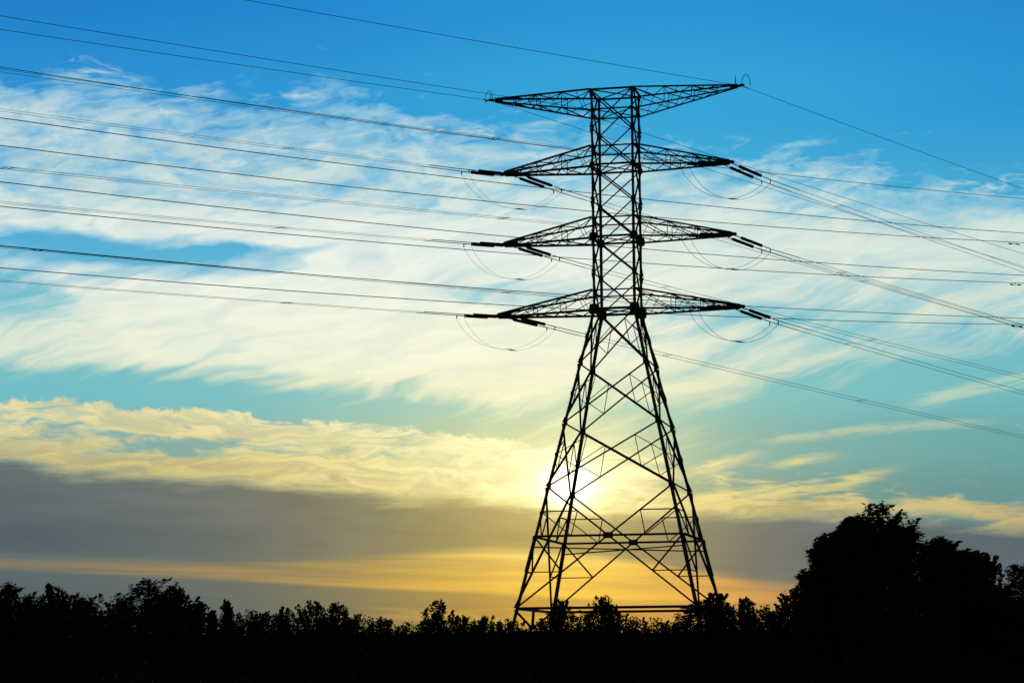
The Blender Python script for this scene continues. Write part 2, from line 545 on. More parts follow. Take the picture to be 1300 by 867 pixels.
# ------------------------------------------------------------------ lattice tower
HT, HW, HB = 1.8924, 1.8926, 7.7687                    # half widths: top, waist, base
ZT, ZW = 46.0, 26.2475
tower = empty('transmission_tower', (TWR.x, TWR.y, TWR.z - EXT), YAW)
tag(tower, 'tall black steel lattice pylon with four pairs of crossarms standing in front of the sunset', 'pylon')


def half(z):
    return HB + (HW - HB) * z / ZW if z < ZW else HW + (HT - HW) * (z - ZW) / (ZT - ZW)


CORN = {'A': (-1, -1), 'B': (-1, 1), 'C': (1, -1), 'D': (1, 1)}


def cp(c, z):
    h = half(z)
    return Vector((CORN[c][0] * h, CORN[c][1] * h, z + EXT))


FACES = [('A', 'C', (0, -1, 0)), ('B', 'D', (0, 1, 0)), ('A', 'B', (-1, 0, 0)), ('C', 'D', (1, 0, 0))]
LOW = [26.2475, 21.33, 16.03, 10.42]
UP = [46.0, 42.5, 39.184, 35.98, 32.711, 29.51, 26.2475]

# legs: four corner members, heavier towards the base
for c in 'ABCD':
    mb = MB()
    sx, sy = CORN[c]
    for z0, z1, w in ((-EXT - 0.5, 5.19, 0.285), (5.19, 16.03, 0.27), (16.03, 26.2475, 0.25), (26.2475, 35.98, 0.22), (35.98, 46.12, 0.19)):
        p, q = cp(c, z0), cp(c, z1)
        d = (q - p).normalized()
        for ax in (Vector((-sx, 0, 0)), Vector((0, -sy, 0))):
            oth = Vector((0, -sy, 0)) if abs(ax.x) > 0 else Vector((-sx, 0, 0))
            a = ax * (w / 2)
            mb.slab(p + a, q + a, a, oth * 0.014)
    for z in (21.33, 16.03, 10.42, 35.98, 29.51, 42.5, 39.184):     # splice and node plates
        p = cp(c, z)
        w = 0.30 if z < 27 else 0.24
        mb.box(p + Vector((-sx * w * 0.55, sy * 0.02, 0)), w * 0.6, 0.012, w * 0.8)
        mb.box(p + Vector((sx * 0.02, -sy * w * 0.55, 0)), 0.012, w * 0.6, w * 0.8)
    if c in 'AC':                                                     # climbing step bolts
        z = 1.0
        while z < 45:
            p = cp(c, z)
            mb.tube([p, p + Vector((sx * 0.13, 0, 0))], 0.009, 4)
            z += 0.42
    mb.build('leg', M_STEEL, tower)


def xpanel(mb, a, b, n, z1, z0, w):
    """crossed diagonals between levels z1 (upper) and z0; returns the crossing"""
    mb.angle(cp(a, z1), cp(b, z0), w, n)
    mb.angle(cp(b, z1), cp(a, z0), w, n)
    h1, h0 = half(z1), half(z0)
    t = h1 / (h1 + h0)
    return cp(a, z1).lerp(cp(b, z0), t)


for a, b, n in FACES:
    mb = MB()
    # waist downwards: X panels with a small triangle of secondary bars on either side
    for z1, z0 in zip(LOW[:-1], LOW[1:]):
        x = xpanel(mb, a, b, n, z1, z0, 0.14)
        for c in (a, b):
            t, u = cp(c, z1), cp(c, z0)
            m1, m2, m3 = t.lerp(x, 0.5), u.lerp(x, 0.5), t.lerp(u, 0.5)
            mb.angle(m1, m3, 0.068, n)
            mb.angle(m2, m3, 0.068, n)
            mb.angle(m1, m2, 0.068, n)
    # bottom panel: X crossing on the belt beam
    z1, z0 = 10.42, 0.0
    h1, h0 = half(z1), half(z0)
    tt = h1 / (h1 + h0)
    xz = z1 + (z0 - z1) * tt
    X0 = cp(a, z1).lerp(cp(b, z0), tt)
    mb.angle(cp(a, z1), cp(b, z0), 0.15, n)
    mb.angle(cp(b, z1), cp(a, z0), 0.15, n)
    for c in (a, b):
        m1 = cp(c, z1).lerp(X0, 0.5)
        leg_m = cp(c, m1.z - EXT)
        belt_m = cp(c, xz).lerp(X0, 0.5)
        mb.angle(m1, leg_m, 0.10, n)
        mb.angle(m1, belt_m, 0.09, n)
        mb.angle(leg_m, belt_m, 0.09, n)
        m2 = cp(c, z0).lerp(X0, 0.5)
        leg_l = cp(c, m2.z - EXT)
        mb.angle(m2, leg_l, 0.09, n)
        mb.angle(m2, cp(c, xz), 0.13, n)
        mb.angle(leg_l, cp(c, xz).lerp(X0, 0.0) * 1.0, 0.06, n)
    # shaft above the waist
    for z1, z0 in zip(UP[:-1], UP[1:]):
        xpanel(mb, a, b, n, z1, z0, 0.12)
    mb.build('lattice_bracing', M_STEEL, tower)
    # level beams of this face
    for z, w in ((46.0, .15), (44.2, .12), (40.85, .11), (39.184, .16), (34.41, .11), (32.711, .17), (27.91, .11), (26.2475, .2)):
        mb = MB()
        mb.angle(cp(a, z), cp(b, z), w, n)
        mb.build('level_beam', M_STEEL, tower)
    mb = MB()
    mb.angle(cp(a, xz), cp(b, xz), 0.18, n)
    e = (cp(b, xz) - cp(a, xz)).normalized()
    nn = Vector(n) * 0.03
    mb.plate([X0 - e * .42 + nn + Vector((0, 0, -.26)), X0 + e * .42 + nn + Vector((0, 0, -.26)), X0 + e * .42 + nn + Vector((0, 0, .26)), X0 - e * .42 + nn + Vector((0, 0, .26))], n, 0.02)
    mb.build('belt_beam', M_STEEL, tower)
    mb = MB()
    mb.angle(cp(a, 0), cp(b, 0), 0.22, n)
    mb.build('base_beam', M_STEEL, tower)

# plan bracing inside the shaft and the belt
for z, w in ((46.0, .1), (44.2, .09), (39.184, .1), (32.711, .1), (26.2475, .11), (5.19, .1)):
    mb = MB()
    mb.angle(cp('A', z) - Vector((0, 0, .05)), cp('D', z) - Vector((0, 0, .05)), w, (0, 0, 1))
    mb.angle(cp('B', z) - Vector((0, 0, .09)), cp('C', z) - Vector((0, 0, .09)), w, (0, 0, 1))
    mb.build('plan_bracing', M_STEEL, tower)
# stub bracing under the base frame
for a, b, n in FACES[2:]:
    mb = MB()
    m = cp(a, 0).lerp(cp(b, 0), 0.5)
    foot = cp(a, 0).lerp(cp(b, 0), 0.46) - Vector((0, 0, 1.6))
    mb.angle(m, foot, 0.2, n)
    mb.angle(cp(a, -0.1), foot, 0.14, n)
    mb.angle(cp(b, -0.1), foot + Vector((0, .02, .02)), 0.14, n)
    mb.build('stub_bracing', M_STEEL, tower)
# big gussets where the arms meet the shaft
for c in 'ABCD':
    sx, sy = CORN[c]
    for z, w in ((39.184, .38), (32.711, .60), (26.2475, .74)):
        p = cp(c, z)
        mb = MB()
        k = w
        ox = -sx * k * 0.12
        mb.plate([p + Vector((ox - k * .55, sy * .035, -k * .62)), p + Vector((ox + k * .55, sy * .035, -k * .62)), p + Vector((ox + k * .62, sy * .035, .1)),
                  p + Vector((ox + k * .5, sy * .035, k * .62)), p + Vector((ox - k * .5, sy * .035, k * .62)), p + Vector((ox - k * .62, sy * .035, .1))], (0, 1, 0), 0.024)
        mb.plate([p + Vector((sx * .035, -k * .55, -k * .6)), p + Vector((sx * .035, k * .45, -k * .6)), p + Vector((sx * .035, k * .45, k * .6)), p + Vector((sx * .035, -k * .55, k * .6))], (1, 0, 0), 0.024)
        mb.build('gusset_plate', M_STEEL, tower)


def cross_arm(side, zc_bot, zc_top, tipz, L, div, wc, wr, phase):
    """half of a crossarm: four chords meeting at the tip, laced on all four sides"""
    f, bk = ('A', 'B') if side < 0 else ('C', 'D')
    tipc = Vector((side * L, 0, tipz + EXT))
    yo = 0.16 if phase else 0.07
    tp = {0: tipc + Vector((0, -yo, 0)), 1: tipc + Vector((0, yo, 0))}
    ch = {}
    for k, c in ((0, f), (1, bk)):
        for lv, z in (('b', zc_bot), ('t', zc_top)):
            end = tp[k] + Vector((0, 0, .05 if lv == 't' else -.05))
            ch[(k, lv)] = (cp(c, z), end)
    mb = MB()
    nrm = {0: (0, -1, 0), 1: (0, 1, 0)}
    for (k, lv), (p, q) in ch.items():
        mb.angle(p, q, wc if (lv == 'b') == phase else wc * 0.86, (0, 0, 1) if lv == 't' else (0, 0, -1))
    at = lambda k, lv, t: ch[(k, lv)][0].lerp(ch[(k, lv)][1], t)
    ts = div
    for k in (0, 1):                                   # near and far side
        prev_t, flip = 0.0, 0
        for t in ts:
            mb.angle(at(k, 'b', t), at(k, 't', t), wr * .8, nrm[k])
            if flip == 0: mb.angle(at(k, 't', prev_t), at(k, 'b', t), wr, nrm[k])
            else: mb.angle(at(k, 'b', prev_t), at(k, 't', t), wr, nrm[k])
            mid = (prev_t + t) / 2
            if t - prev_t > 0.2:
                mb.angle(at(k, 't', mid), at(k, 'b', prev_t).lerp(at(k, 'b', t), 0.25), wr * .7, nrm[k])
            prev_t = t
    for lv, nz in (('b', -1), ('t', 1)):               # bottom and top lacing
        prev_t, flip = 0.0, 0
        for t in [v for q in ts for v in (q - (ts[0] / 2), q)]:
            mb.angle(at(flip, lv, prev_t), at(1 - flip, lv, t), wr, (0, 0, nz))
            flip = 1 - flip
            prev_t = t
        for t in ts:
            mb.angle(at(0, lv, t), at(1, lv, t), wr * .8, (0, 0, nz))
    arm = mb.build('cross_arm', M_STEEL, tower)
    # end plates
    mb = MB()
    if phase:
        s = Vector((side, 0, 0))
        for zz, r in ((.09, 1.1), (-.09, 1.3)):
            w_in = 0.16 + (HW - 0.16) * r / (L - HW) * 0.92
            mb.plate([tipc - s * r + Vector((0, -w_in, zz + (0.10 * r if zz > 0 else 0))), tipc - s * r * .4 + Vector((0, -.38, zz)), tipc + s * .35 + Vector((0, -.2, zz)),
                      tipc + s * .35 + Vector((0, .2, zz)), tipc - s * r * .4 + Vector((0, .38, zz)), tipc - s * r + Vector((0, w_in, zz + (0.10 * r if zz > 0 else 0)))], (0, 0, 1), 0.03)
        for yy in (-.14, .14):
            mb.plate([tipc - s * 1.2 + Vector((0, yy * 1.8, -.14)), tipc + s * .4 + Vector((0, yy, -.11)), tipc + s * .4 + Vector((0, yy, .1)), tipc - s * 1.2 + Vector((0, yy * 1.8, .25))], (0, 1, 0), 0.026)
        mb.plate([tipc - s * 1.5 + Vector((0, 0, -.11)), tipc - s * 1.25 + Vector((0, 0, -.36)), tipc - s * 1.1 + Vector((0, 0, -.11))], (0, 1, 0), 0.05)
    else:
        s = Vector((side, 0, 0))
        for yy in (-.06, .06):
            mb.plate([tipc - s * .7 + Vector((0, yy * 2, -.14)), tipc + s * .3 + Vector((0, yy, -.07)), tipc + s * .3 + Vector((0, yy, .08)), tipc - s * .7 + Vector((0, yy * 2, .1))], (0, 1, 0), 0.024)
        mb.box(tipc + s * .35 + Vector((0, 0, .06)), .22, .12, .1)
    mb.build('tip_plate', M_STEEL, arm)
    return arm, tipc


arms = {}
for side in (-1, 1):
    arms[('t', side)] = cross_arm(side, 44.2, 46.0, 46.0, 11.062, [.30, .56, .80], .14, .07, False)
    arms[('2', side)] = cross_arm(side, 39.184, 40.86, 39.184, 10.194, [.34, .62, .84], .16, .07, True)
    arms[('3', side)] = cross_arm(side, 32.711, 34.41, 32.711, 10.283, [.34, .62, .84], .16, .07, True)
    arms[('4', side)] = cross_arm(side, 26.2475, 27.91, 26.2475, 10.894, [.34, .62, .84], .17, .07, True)
# bonding loops that rise above the earth-wire tips
for side in (-1, 1):
    arm, tipc = arms[('t', side)]
    mb = MB()
    c = tipc + Vector((side * .42, 0, 0))
    wv = Vector((0.95, -.2, 0))
    if side > 0:
        pts = [c + wv * (.42 - .42 * math.cos(t)) - wv * .1 + Vector((0, 0, .05 + .95 * math.sin(t) * (1.0 if t < 2 else .95))) for t in np.linspace(0, math.pi * 1.06, 14)]
        mb.tube(pts, 0.028, 5)
        mb.tube([c - wv * .75, c - wv * .68 + Vector((0, 0, .5)), c - wv * .7 + Vector((0, 0, .95))], [.06, .045, .03], 5)
    else:
        pts = [c - wv * (.32 + .42 * math.cos(t)) + Vector((0, 0, .05 + .85 * math.sin(t))) for t in np.linspace(0, math.pi, 14)]
        mb.tube([p + wv * .15 for p in pts], 0.026, 5)
        mb.tube([c + wv * .05, c - wv * .02 + Vector((0, 0, .6))], [.05, .025], 5)
        mb.tube([c - wv * .55 + Vector((0, 0, -.05)), c - wv * .2 + Vector((0, 0, .08)), c], .07, 5)
    mb.build('bonding_loop', M_WIRE, arm)

# ------------------------------------------------------------------ insulators and conductors
PHI = {'l': R(230), 'r': R(53)}
DIRV = {k: Vector((math.cos(p), math.sin(p), 0)) for k, p in PHI.items()}
NRM = {k: Vector((-math.sin(p), math.cos(p), 0)) for k, p in PHI.items()}
CURV = {'l': 0.08e-3, 'r': 0.05e-3}
SPAN = {'l': 185.0, 'r': 260.0}
UPZ = Vector((0, 0, CAM_Z))
TENS = {  # attach point on the arm (camera height = 0), run along the span, slope of the string, slope of the wire
    'lL2': ((-0.437, 209.361, 44.04), 5.653, -.1052, -.0737), 'lL3': ((-0.524, 209.38, 37.566), 5.248, -.1096, -.0783),
    'lL4': ((-1.12, 209.512, 31.103), 5.336, -.0918, -.0637), 'lR2': ((18.982, 205.067, 44.04), 6.242, -.1706, -.0848),
    'lR3': ((19.069, 205.048, 37.566), 6.347, -.1426, -.0832), 'lR4': ((19.665, 204.916, 31.103), 6.417, -.1216, -.0657),
    'rL2': ((0.344, 209.188, 44.04), 6.679, -.0711, -.0226), 'rL3': ((0.257, 209.207, 37.566), 6.412, -.0678, -.0223),
    'rL4': ((-0.339, 209.339, 31.103), 6.587, -.0509, -.0328), 'rR2': ((19.08, 205.045, 44.04), 6.857, -.0824, -.0247),
    'rR3': ((19.167, 205.026, 37.566), 6.414, -.0787, -.0219), 'rR4': ((19.763, 204.894, 31.103), 6.332, -.0963, -.0395)}
ROWN = {'2': 'upper', '3': 'middle', '4': 'lower'}
SIDEN = {'L': 'left', 'R': 'right'}
GOES = {'l': 'left', 'r': 'right'}
SEP = 0.45                                             # half the spacing of a twin bundle
string_end = {}


def insulator_set(key):
    a, run, sl, _ = TENS[key]
    d, arm_side, row = key[0], key[1], key[2]
    A = Vector(a) + UPZ - Vector((0, 0, .12))
    dv, nv_ = DIRV[d], NRM[d]
    E = A + dv * run + Vector((0, 0, sl * run + .12))
    root = empty('insulator_set', A)
    tag(root, 'twin black insulator strings pulling %s from the tip of the %s crossarm on the %s' % (GOES[d], {'2': 'second', '3': 'third', '4': 'lowest'}[row], SIDEN[arm_side]),
        'insulator', 'tension insulators at the crossarm tips')
    T = lambda p: p - A
    for s in (-1, 1):
        off = nv_ * (SEP * s)
        P = lambda t: T(A.lerp(E, t) + off)
        mb = MB()                                     # shackles and links
        mb.tube([P(0), P(.24)], .028, 5)
        for t in (.03, .1, .17):
            mb.tube([P(t), P(t + .035)], .06, 5)
        mb.build('link_chain', M_STEEL, root)
        mb = MB()                                     # stacked discs
        n, t0, t1 = 20, .22, .76
        pts, rad = [], []
        for i in range(n):
            u = t0 + (t1 - t0) * i / n
            st = (t1 - t0) / n
            for du, r in ((0, .09), (.12, .15), (.5, .15), (.66, .085), (.98, .085)):
                pts.append(P(u + st * du)); rad.append(r)
        mb.tube(pts, rad, 8)
        mb.build('insulator_string', M_INS, root)
        mb = MB()                                     # dead-end clamp with its jumper lug
        mb.tube([P(.77), P(.82), P(.84), P(1.0)], [.03, .03, .045, .045], 5)
        mb.tube([P(.985), P(.985) - Vector((0, 0, .28))], .05, 5)
        mb.build('dead_end_clamp', M_STEEL, root)
        string_end[(key, s)] = E + off
    mb = MB()
    mb.slab(T(A) - nv_ * (SEP + .1), T(A) + nv_ * (SEP + .1), dv * .09, Vector((0, 0, .03)))
    mb.build('yoke_plate', M_STEEL, root)
    return root


for key in TENS:
    insulator_set(key)

SPACERS = {'lL2': (21.5, 66), 'lL3': (22.5, 70), 'lL4': (21, 68), 'lR2': (25, 74), 'lR3': (24, 72), 'lR4': (24.5, 70),
           'rL2': (18, 58), 'rL3': (18, 60), 'rL4': (19, 58), 'rR2': (13, 62), 'rR3': (13.5, 60), 'rR4': (13.5, 62)}


def bundle(key):
    d, arm_side, row = key[0], key[1], key[2]
    sl, c = TENS[key][3], CURV[d]
    dv, nv_ = DIRV[d], NRM[d]
    E0 = (string_end[(key, 1)] + string_end[(key, -1)]) / 2
    root = empty('conductor_bundle', E0)
    tag(root, 'twin %s power conductors running off %s from the %s crossarm on the %s' % (ROWN[row], GOES[d], {'2': 'second', '3': 'third', '4': 'lowest'}[row], SIDEN[arm_side]),
        'power line', 'twin conductors strung from the pylon')
    f = lambda t, s: dv * t + Vector((0, 0, sl * t + c * t * t - (0.05 if s > 0 else 0) * min(1, t / 10))) + nv_ * (SEP * s)
    ts = np.concatenate([np.linspace(0, 20, 9), np.linspace(24, SPAN[d], 50)])
    for s in (-1, 1):
        mb = MB()
        mb.tube([f(t, s) for t in ts], 0.0135 if d == 'l' else 0.020, 6)
        w = mb.build('wire', M_WIRE, root)
        mb = MB()                                     # armour rods over the first metres
        mb.tube([f(0, s), f(5.2, s)], 0.034, 6)
        mb.build('armour_rods', M_WIRE, w)
    for t in SPACERS[key]:
        mb = MB()
        up = Vector((0, 0, .07))
        mb.slab(f(t, -1), f(t, 1), dv * .016, Vector((0, 0, .014)))
        mb.slab(f(t + .55, -1), f(t + .55, 1), dv * .016, Vector((0, 0, .014)))
        for s in (-1, 1):
            mb.tube([f(t - .1, s), f(t + .65, s)], .021, 5)
        mb.build('spacer', M_STEEL, root)
    return root


for key in TENS:
    bundle(key)

for arm_side in 'LR':
    for row in '234':
        kl, kr = 'l' + arm_side + row, 'r' + arm_side + row
        c0 = (string_end[(kl, 1)] + string_end[(kr, 1)]) / 2
        root = empty('jumper_loop', c0)
        tag(root, 'slack jumper loop hanging under the tip of the %s crossarm on the %s' % ({'2': 'second', '3': 'third', '4': 'lowest'}[row], SIDEN[arm_side]),
            'jumper cable', 'jumper loops under the crossarms')
        lines = []
        for s in (1, -1):
            p, q = string_end[(kl, s)] - Vector((0, 0, .25)), string_end[(kr, -s)] - Vector((0, 0, .25))
            sag = (2.35 if arm_side == 'L' else 2.15) + .12 * s
            pts = []
            for t in np.linspace(0, 1, 31):
                tt = t ** 1.0
                sk = t ** 0.86
                pts.append(p.lerp(q, tt) - Vector((0, 0, sag * (1 - abs(2 * sk - 1) ** 2.3))) - c0)
            mb = MB()
            mb.tube(pts, 0.010 if arm_side == 'L' else 0.017, 6)
            mb.build('wire', M_WIRE, root)
            lines.append(pts)
        mb = MB()
        i = 17 if row != '4' else 16
        mb.tube([lines[0][i], lines[1][i]], .028, 5)
        mb.tube([lines[0][i + 1], lines[1][i + 1]], .028, 5)
        mb.build('spacer', M_STEEL, root)

# earth wires
def local_to_world(v):
    return Matrix.Translation(tower.location) @ Matrix.Rotation(YAW, 4, 'Z') @ v


tipL = local_to_world(arms[('t', -1)][1] + Vector((-.3, 0, 0)))
tipR = local_to_world(arms[('t', 1)][1] + Vector((.3, 0, 0)))
brkA = local_to_world(Vector((-HT - .05, -HT - .05, 44.2 + EXT)))
brkB = local_to_world(Vector((-HT + .1, HT, 44.2 + EXT)))


def earth_wire(p0, d, sl, label, fit=False):
    mb = MB()
    dv, c = DIRV[d], CURV[d]
    ts = np.linspace(0, SPAN[d], 60)
    mb.tube([dv * t + Vector((0, 0, sl * t + c * t * t)) for t in ts], 0.021, 6)
    o = mb.build('earth_wire', M_WIRE)
    o.location = p0
    tag(o, label, 'wire', 'earth wires strung from the pylon')
    mb = MB()
    mb.tube([Vector((0, 0, 0)), dv * .5 + Vector((0, 0, sl * .5)), dv * .55 + Vector((0, 0, sl * .55)), dv * 1.3 + Vector((0, 0, sl * 1.3))], [.03, .03, .05, .035], 5)
    mb.build('dead_end_clamp', M_STEEL, o)
    if fit:
        mb = MB()
        t = 4.6
        mb.tube([dv * t + Vector((0, 0, sl * t - .02)), dv * (t + .7) + Vector((0, 0, sl * (t + .7) - .02))], .055, 5)
        mb.build('vibration_damper', M_STEEL, o)
    return o


earth_wire(tipL, 'l', -.0892, 'single thin wire running left from the left tip of the topmost crossarm')
earth_wire(tipR, 'l', -.0903, 'highest thin wire, running left from the right tip of the topmost crossarm')
earth_wire(brkA, 'l', -.0834, 'single thin wire running left from the pylon shaft just under the topmost crossarm')
earth_wire(tipL, 'r', -.0103, 'single thin wire running right from the left tip of the topmost crossarm, behind the shaft')
earth_wire(tipR, 'r', -.0049, 'thin wire descending right through clear blue sky from the right tip of the topmost crossarm')
earth_wire(brkB, 'r', -.008, 'single thin wire running right from the pylon shaft just under the topmost crossarm', True)

# a second line passing behind the tower
PD = Vector((.72685, .68679, 0))
PN = Vector((-.68679, .72685, 0))
PARA = [  # z = z0 + s t + c t^2 along the line from p0
    ('a', (-50.4, 228.0), (1.3923e-4, 3.1769e-2, 59.049), 'topmost of the seven single wires crossing behind the pylon', .036),
    ('b', (-48.1336, 225.6014), (1.4778e-4, 3.0372e-2, 53.113), 'second highest of the seven single wires crossing behind the pylon', .045),
    ('c', (-52.6664, 230.3986), (1.5761e-4, 3.4228e-2, 51.947), 'third highest of the seven single wires crossing behind the pylon', .045),
    ('d', (-48.1336, 225.6014), (1.4117e-4, 3.1605e-2, 46.811), 'fourth of the seven single wires crossing behind the pylon, midway down', .045),
    ('e', (-52.6664, 230.3986), (1.4171e-4, 3.6849e-2, 45.756), 'fifth of the seven single wires crossing behind the pylon', .045),
    ('f', (-48.1336, 225.6014), (1.4533e-4, 3.0467e-2, 40.536), 'sixth of the seven single wires crossing behind the pylon', .045),
    ('g', (-52.6664, 230.3986), (1.5148e-4, 3.4418e-2, 39.549), 'lowest of the seven single wires crossing behind the pylon', .045)]
for nm, (px, py), (cc, ss, zz), label, rad in PARA:
    p0 = Vector((px, py, zz + CAM_Z))
    f = lambda t: PD * t + Vector((0, 0, ss * t + cc * t * t))
    mb = MB()
    mb.tube([f(t) for t in np.linspace(-70, 215, 60)], rad, 6)
    o = mb.build('overhead_wire', M_WIRE)
    o.location = p0
    tag(o, label, 'wire', 'single wires of the second line')
    if nm in 'ceg':
        for t in (177.0,):
            mb = MB()
            for dt in (-1.0, 1.0):
                q = f(t + dt) - Vector((0, 0, .28))
                mb.tube([q - PD * .42, q - PD * .28, q + PD * .28, q + PD * .42], [.09, .09, .09, .09], 6)
            q = f(t) - Vector((0, 0, .28))
            mb.tube([q - PD * 1.3, q + PD * 1.3], .03, 5)
            mb.tube([f(t), q], .05, 5)
            mb.build('vibration_damper', M_STEEL, o)

# ------------------------------------------------------------------ trees and bushes
CPT, SPT = math.cos(PITCH), math.sin(PITCH)
CR, SR = math.cos(ROLL), math.sin(ROLL)


def view_point(px, py, dist):
    """point on the sight line through photo position (px, py) at ground distance dist"""
    u, v = px - 650, 433.5 - py
    uu, vv = u * CR + v * SR, -u * SR + v * CR
    y = CPT - SPT * vv / FPX
    return Vector((uu / FPX / y * dist, dist, (SPT + CPT * vv / FPX) / y * dist + CAM_Z))


def leaf_mesh(name, C, D, Nn, ln, wd, mat):
    """C centres, D leaf axes, Nn side axes (n,3); ln, wd sizes (n,)"""
    n = len(C)
    D = D / np.linalg.norm(D, axis=1)[:, None]
    Sx = np.cross(D, Nn)
    Sx = Sx / (np.linalg.norm(Sx, axis=1)[:, None] + 1e-9)
    a = C - D * ln[:, None] * .5
    b = C + Sx * wd[:, None] * .5 - D * ln[:, None] * .05
    c = C + D * ln[:, None] * .5
    d = C - Sx * wd[:, None] * .5 - D * ln[:, None] * .05
    V = np.stack([a, b, c, d], 1).reshape(-1, 3).astype(np.float32)
    me = bpy.data.meshes.new(name)
    me.vertices.add(4 * n)
    me.vertices.foreach_set('co', V.ravel())
    me.loops.add(4 * n)
    me.loops.foreach_set('vertex_index', np.arange(4 * n, dtype=np.int32))
    me.polygons.add(n)
    me.polygons.foreach_set('loop_start', np.arange(0, 4 * n, 4, dtype=np.int32))
    me.polygons.foreach_set('loop_total', np.full(n, 4, dtype=np.int32))
    me.materials.append(mat)
    me.update(calc_edges=True)
    me.validate()
    return me


def crown_points(h, w, kind, r):
    """blob centres and radii filling a crown of height h (from the ground) and width w"""
    blobs = []
    if kind == 'spire':
        z = 0.25 * h
        while z < h * .97:
            k = min(1.0, (h - z) / (1.7 * w))
            rad = max(.05, w * .52 * (k ** .8) * (.75 + .5 * r.random()))
            for _ in range(3):
                a = r.random() * 6.283
                blobs.append((rad * .5 * math.cos(a), rad * .5 * math.sin(a), z, rad * .62))
            z += rad * .55 + .05
    else:
        nshoot = {'bush': 20, 'broad': 24, 'willow': 30, 'wispy': 9}[kind]
        for i in range(nshoot):
            a = i * 2.4 + r.random() * .8
            q = math.sqrt((i + .1) / nshoot)
            x, y = q * w * .44 * math.cos(a), q * w * .44 * math.sin(a)
            top = h - w * ((.42 if kind == 'broad' else .34) * q ** 1.7 + (.15 if i > 4 else .04) * r.random()) if i else h
            z = max(0.10 * h, h - 2.0 * w - .4)
            rb = w * (.115 if kind != 'wispy' else .13) * (.75 + .5 * r.random()) * (1.2 if i == 0 else 1.0)
            while z < top - rb * .3:
                k = (z / top)
                rad = rb * (1.15 - .5 * k ** 2.0)
                blobs.append((x * (.55 + .5 * k) + r.normal(0, rb * .2), y * (.55 + .5 * k) + r.normal(0, rb * .2), z, rad))
                z += rad * .8
            blobs.append((x * 1.06 + r.normal(0, rb * .3), y * 1.06, top - rb * .30, rb * .42))
            for _ in range(2):
                blobs.append((x * 1.06 + r.normal(0, rb * .6), y * 1.06 + r.normal(0, rb * .6), top - rb * (.5 + .8 * r.random()), rb * .4))
    return np.array(blobs)


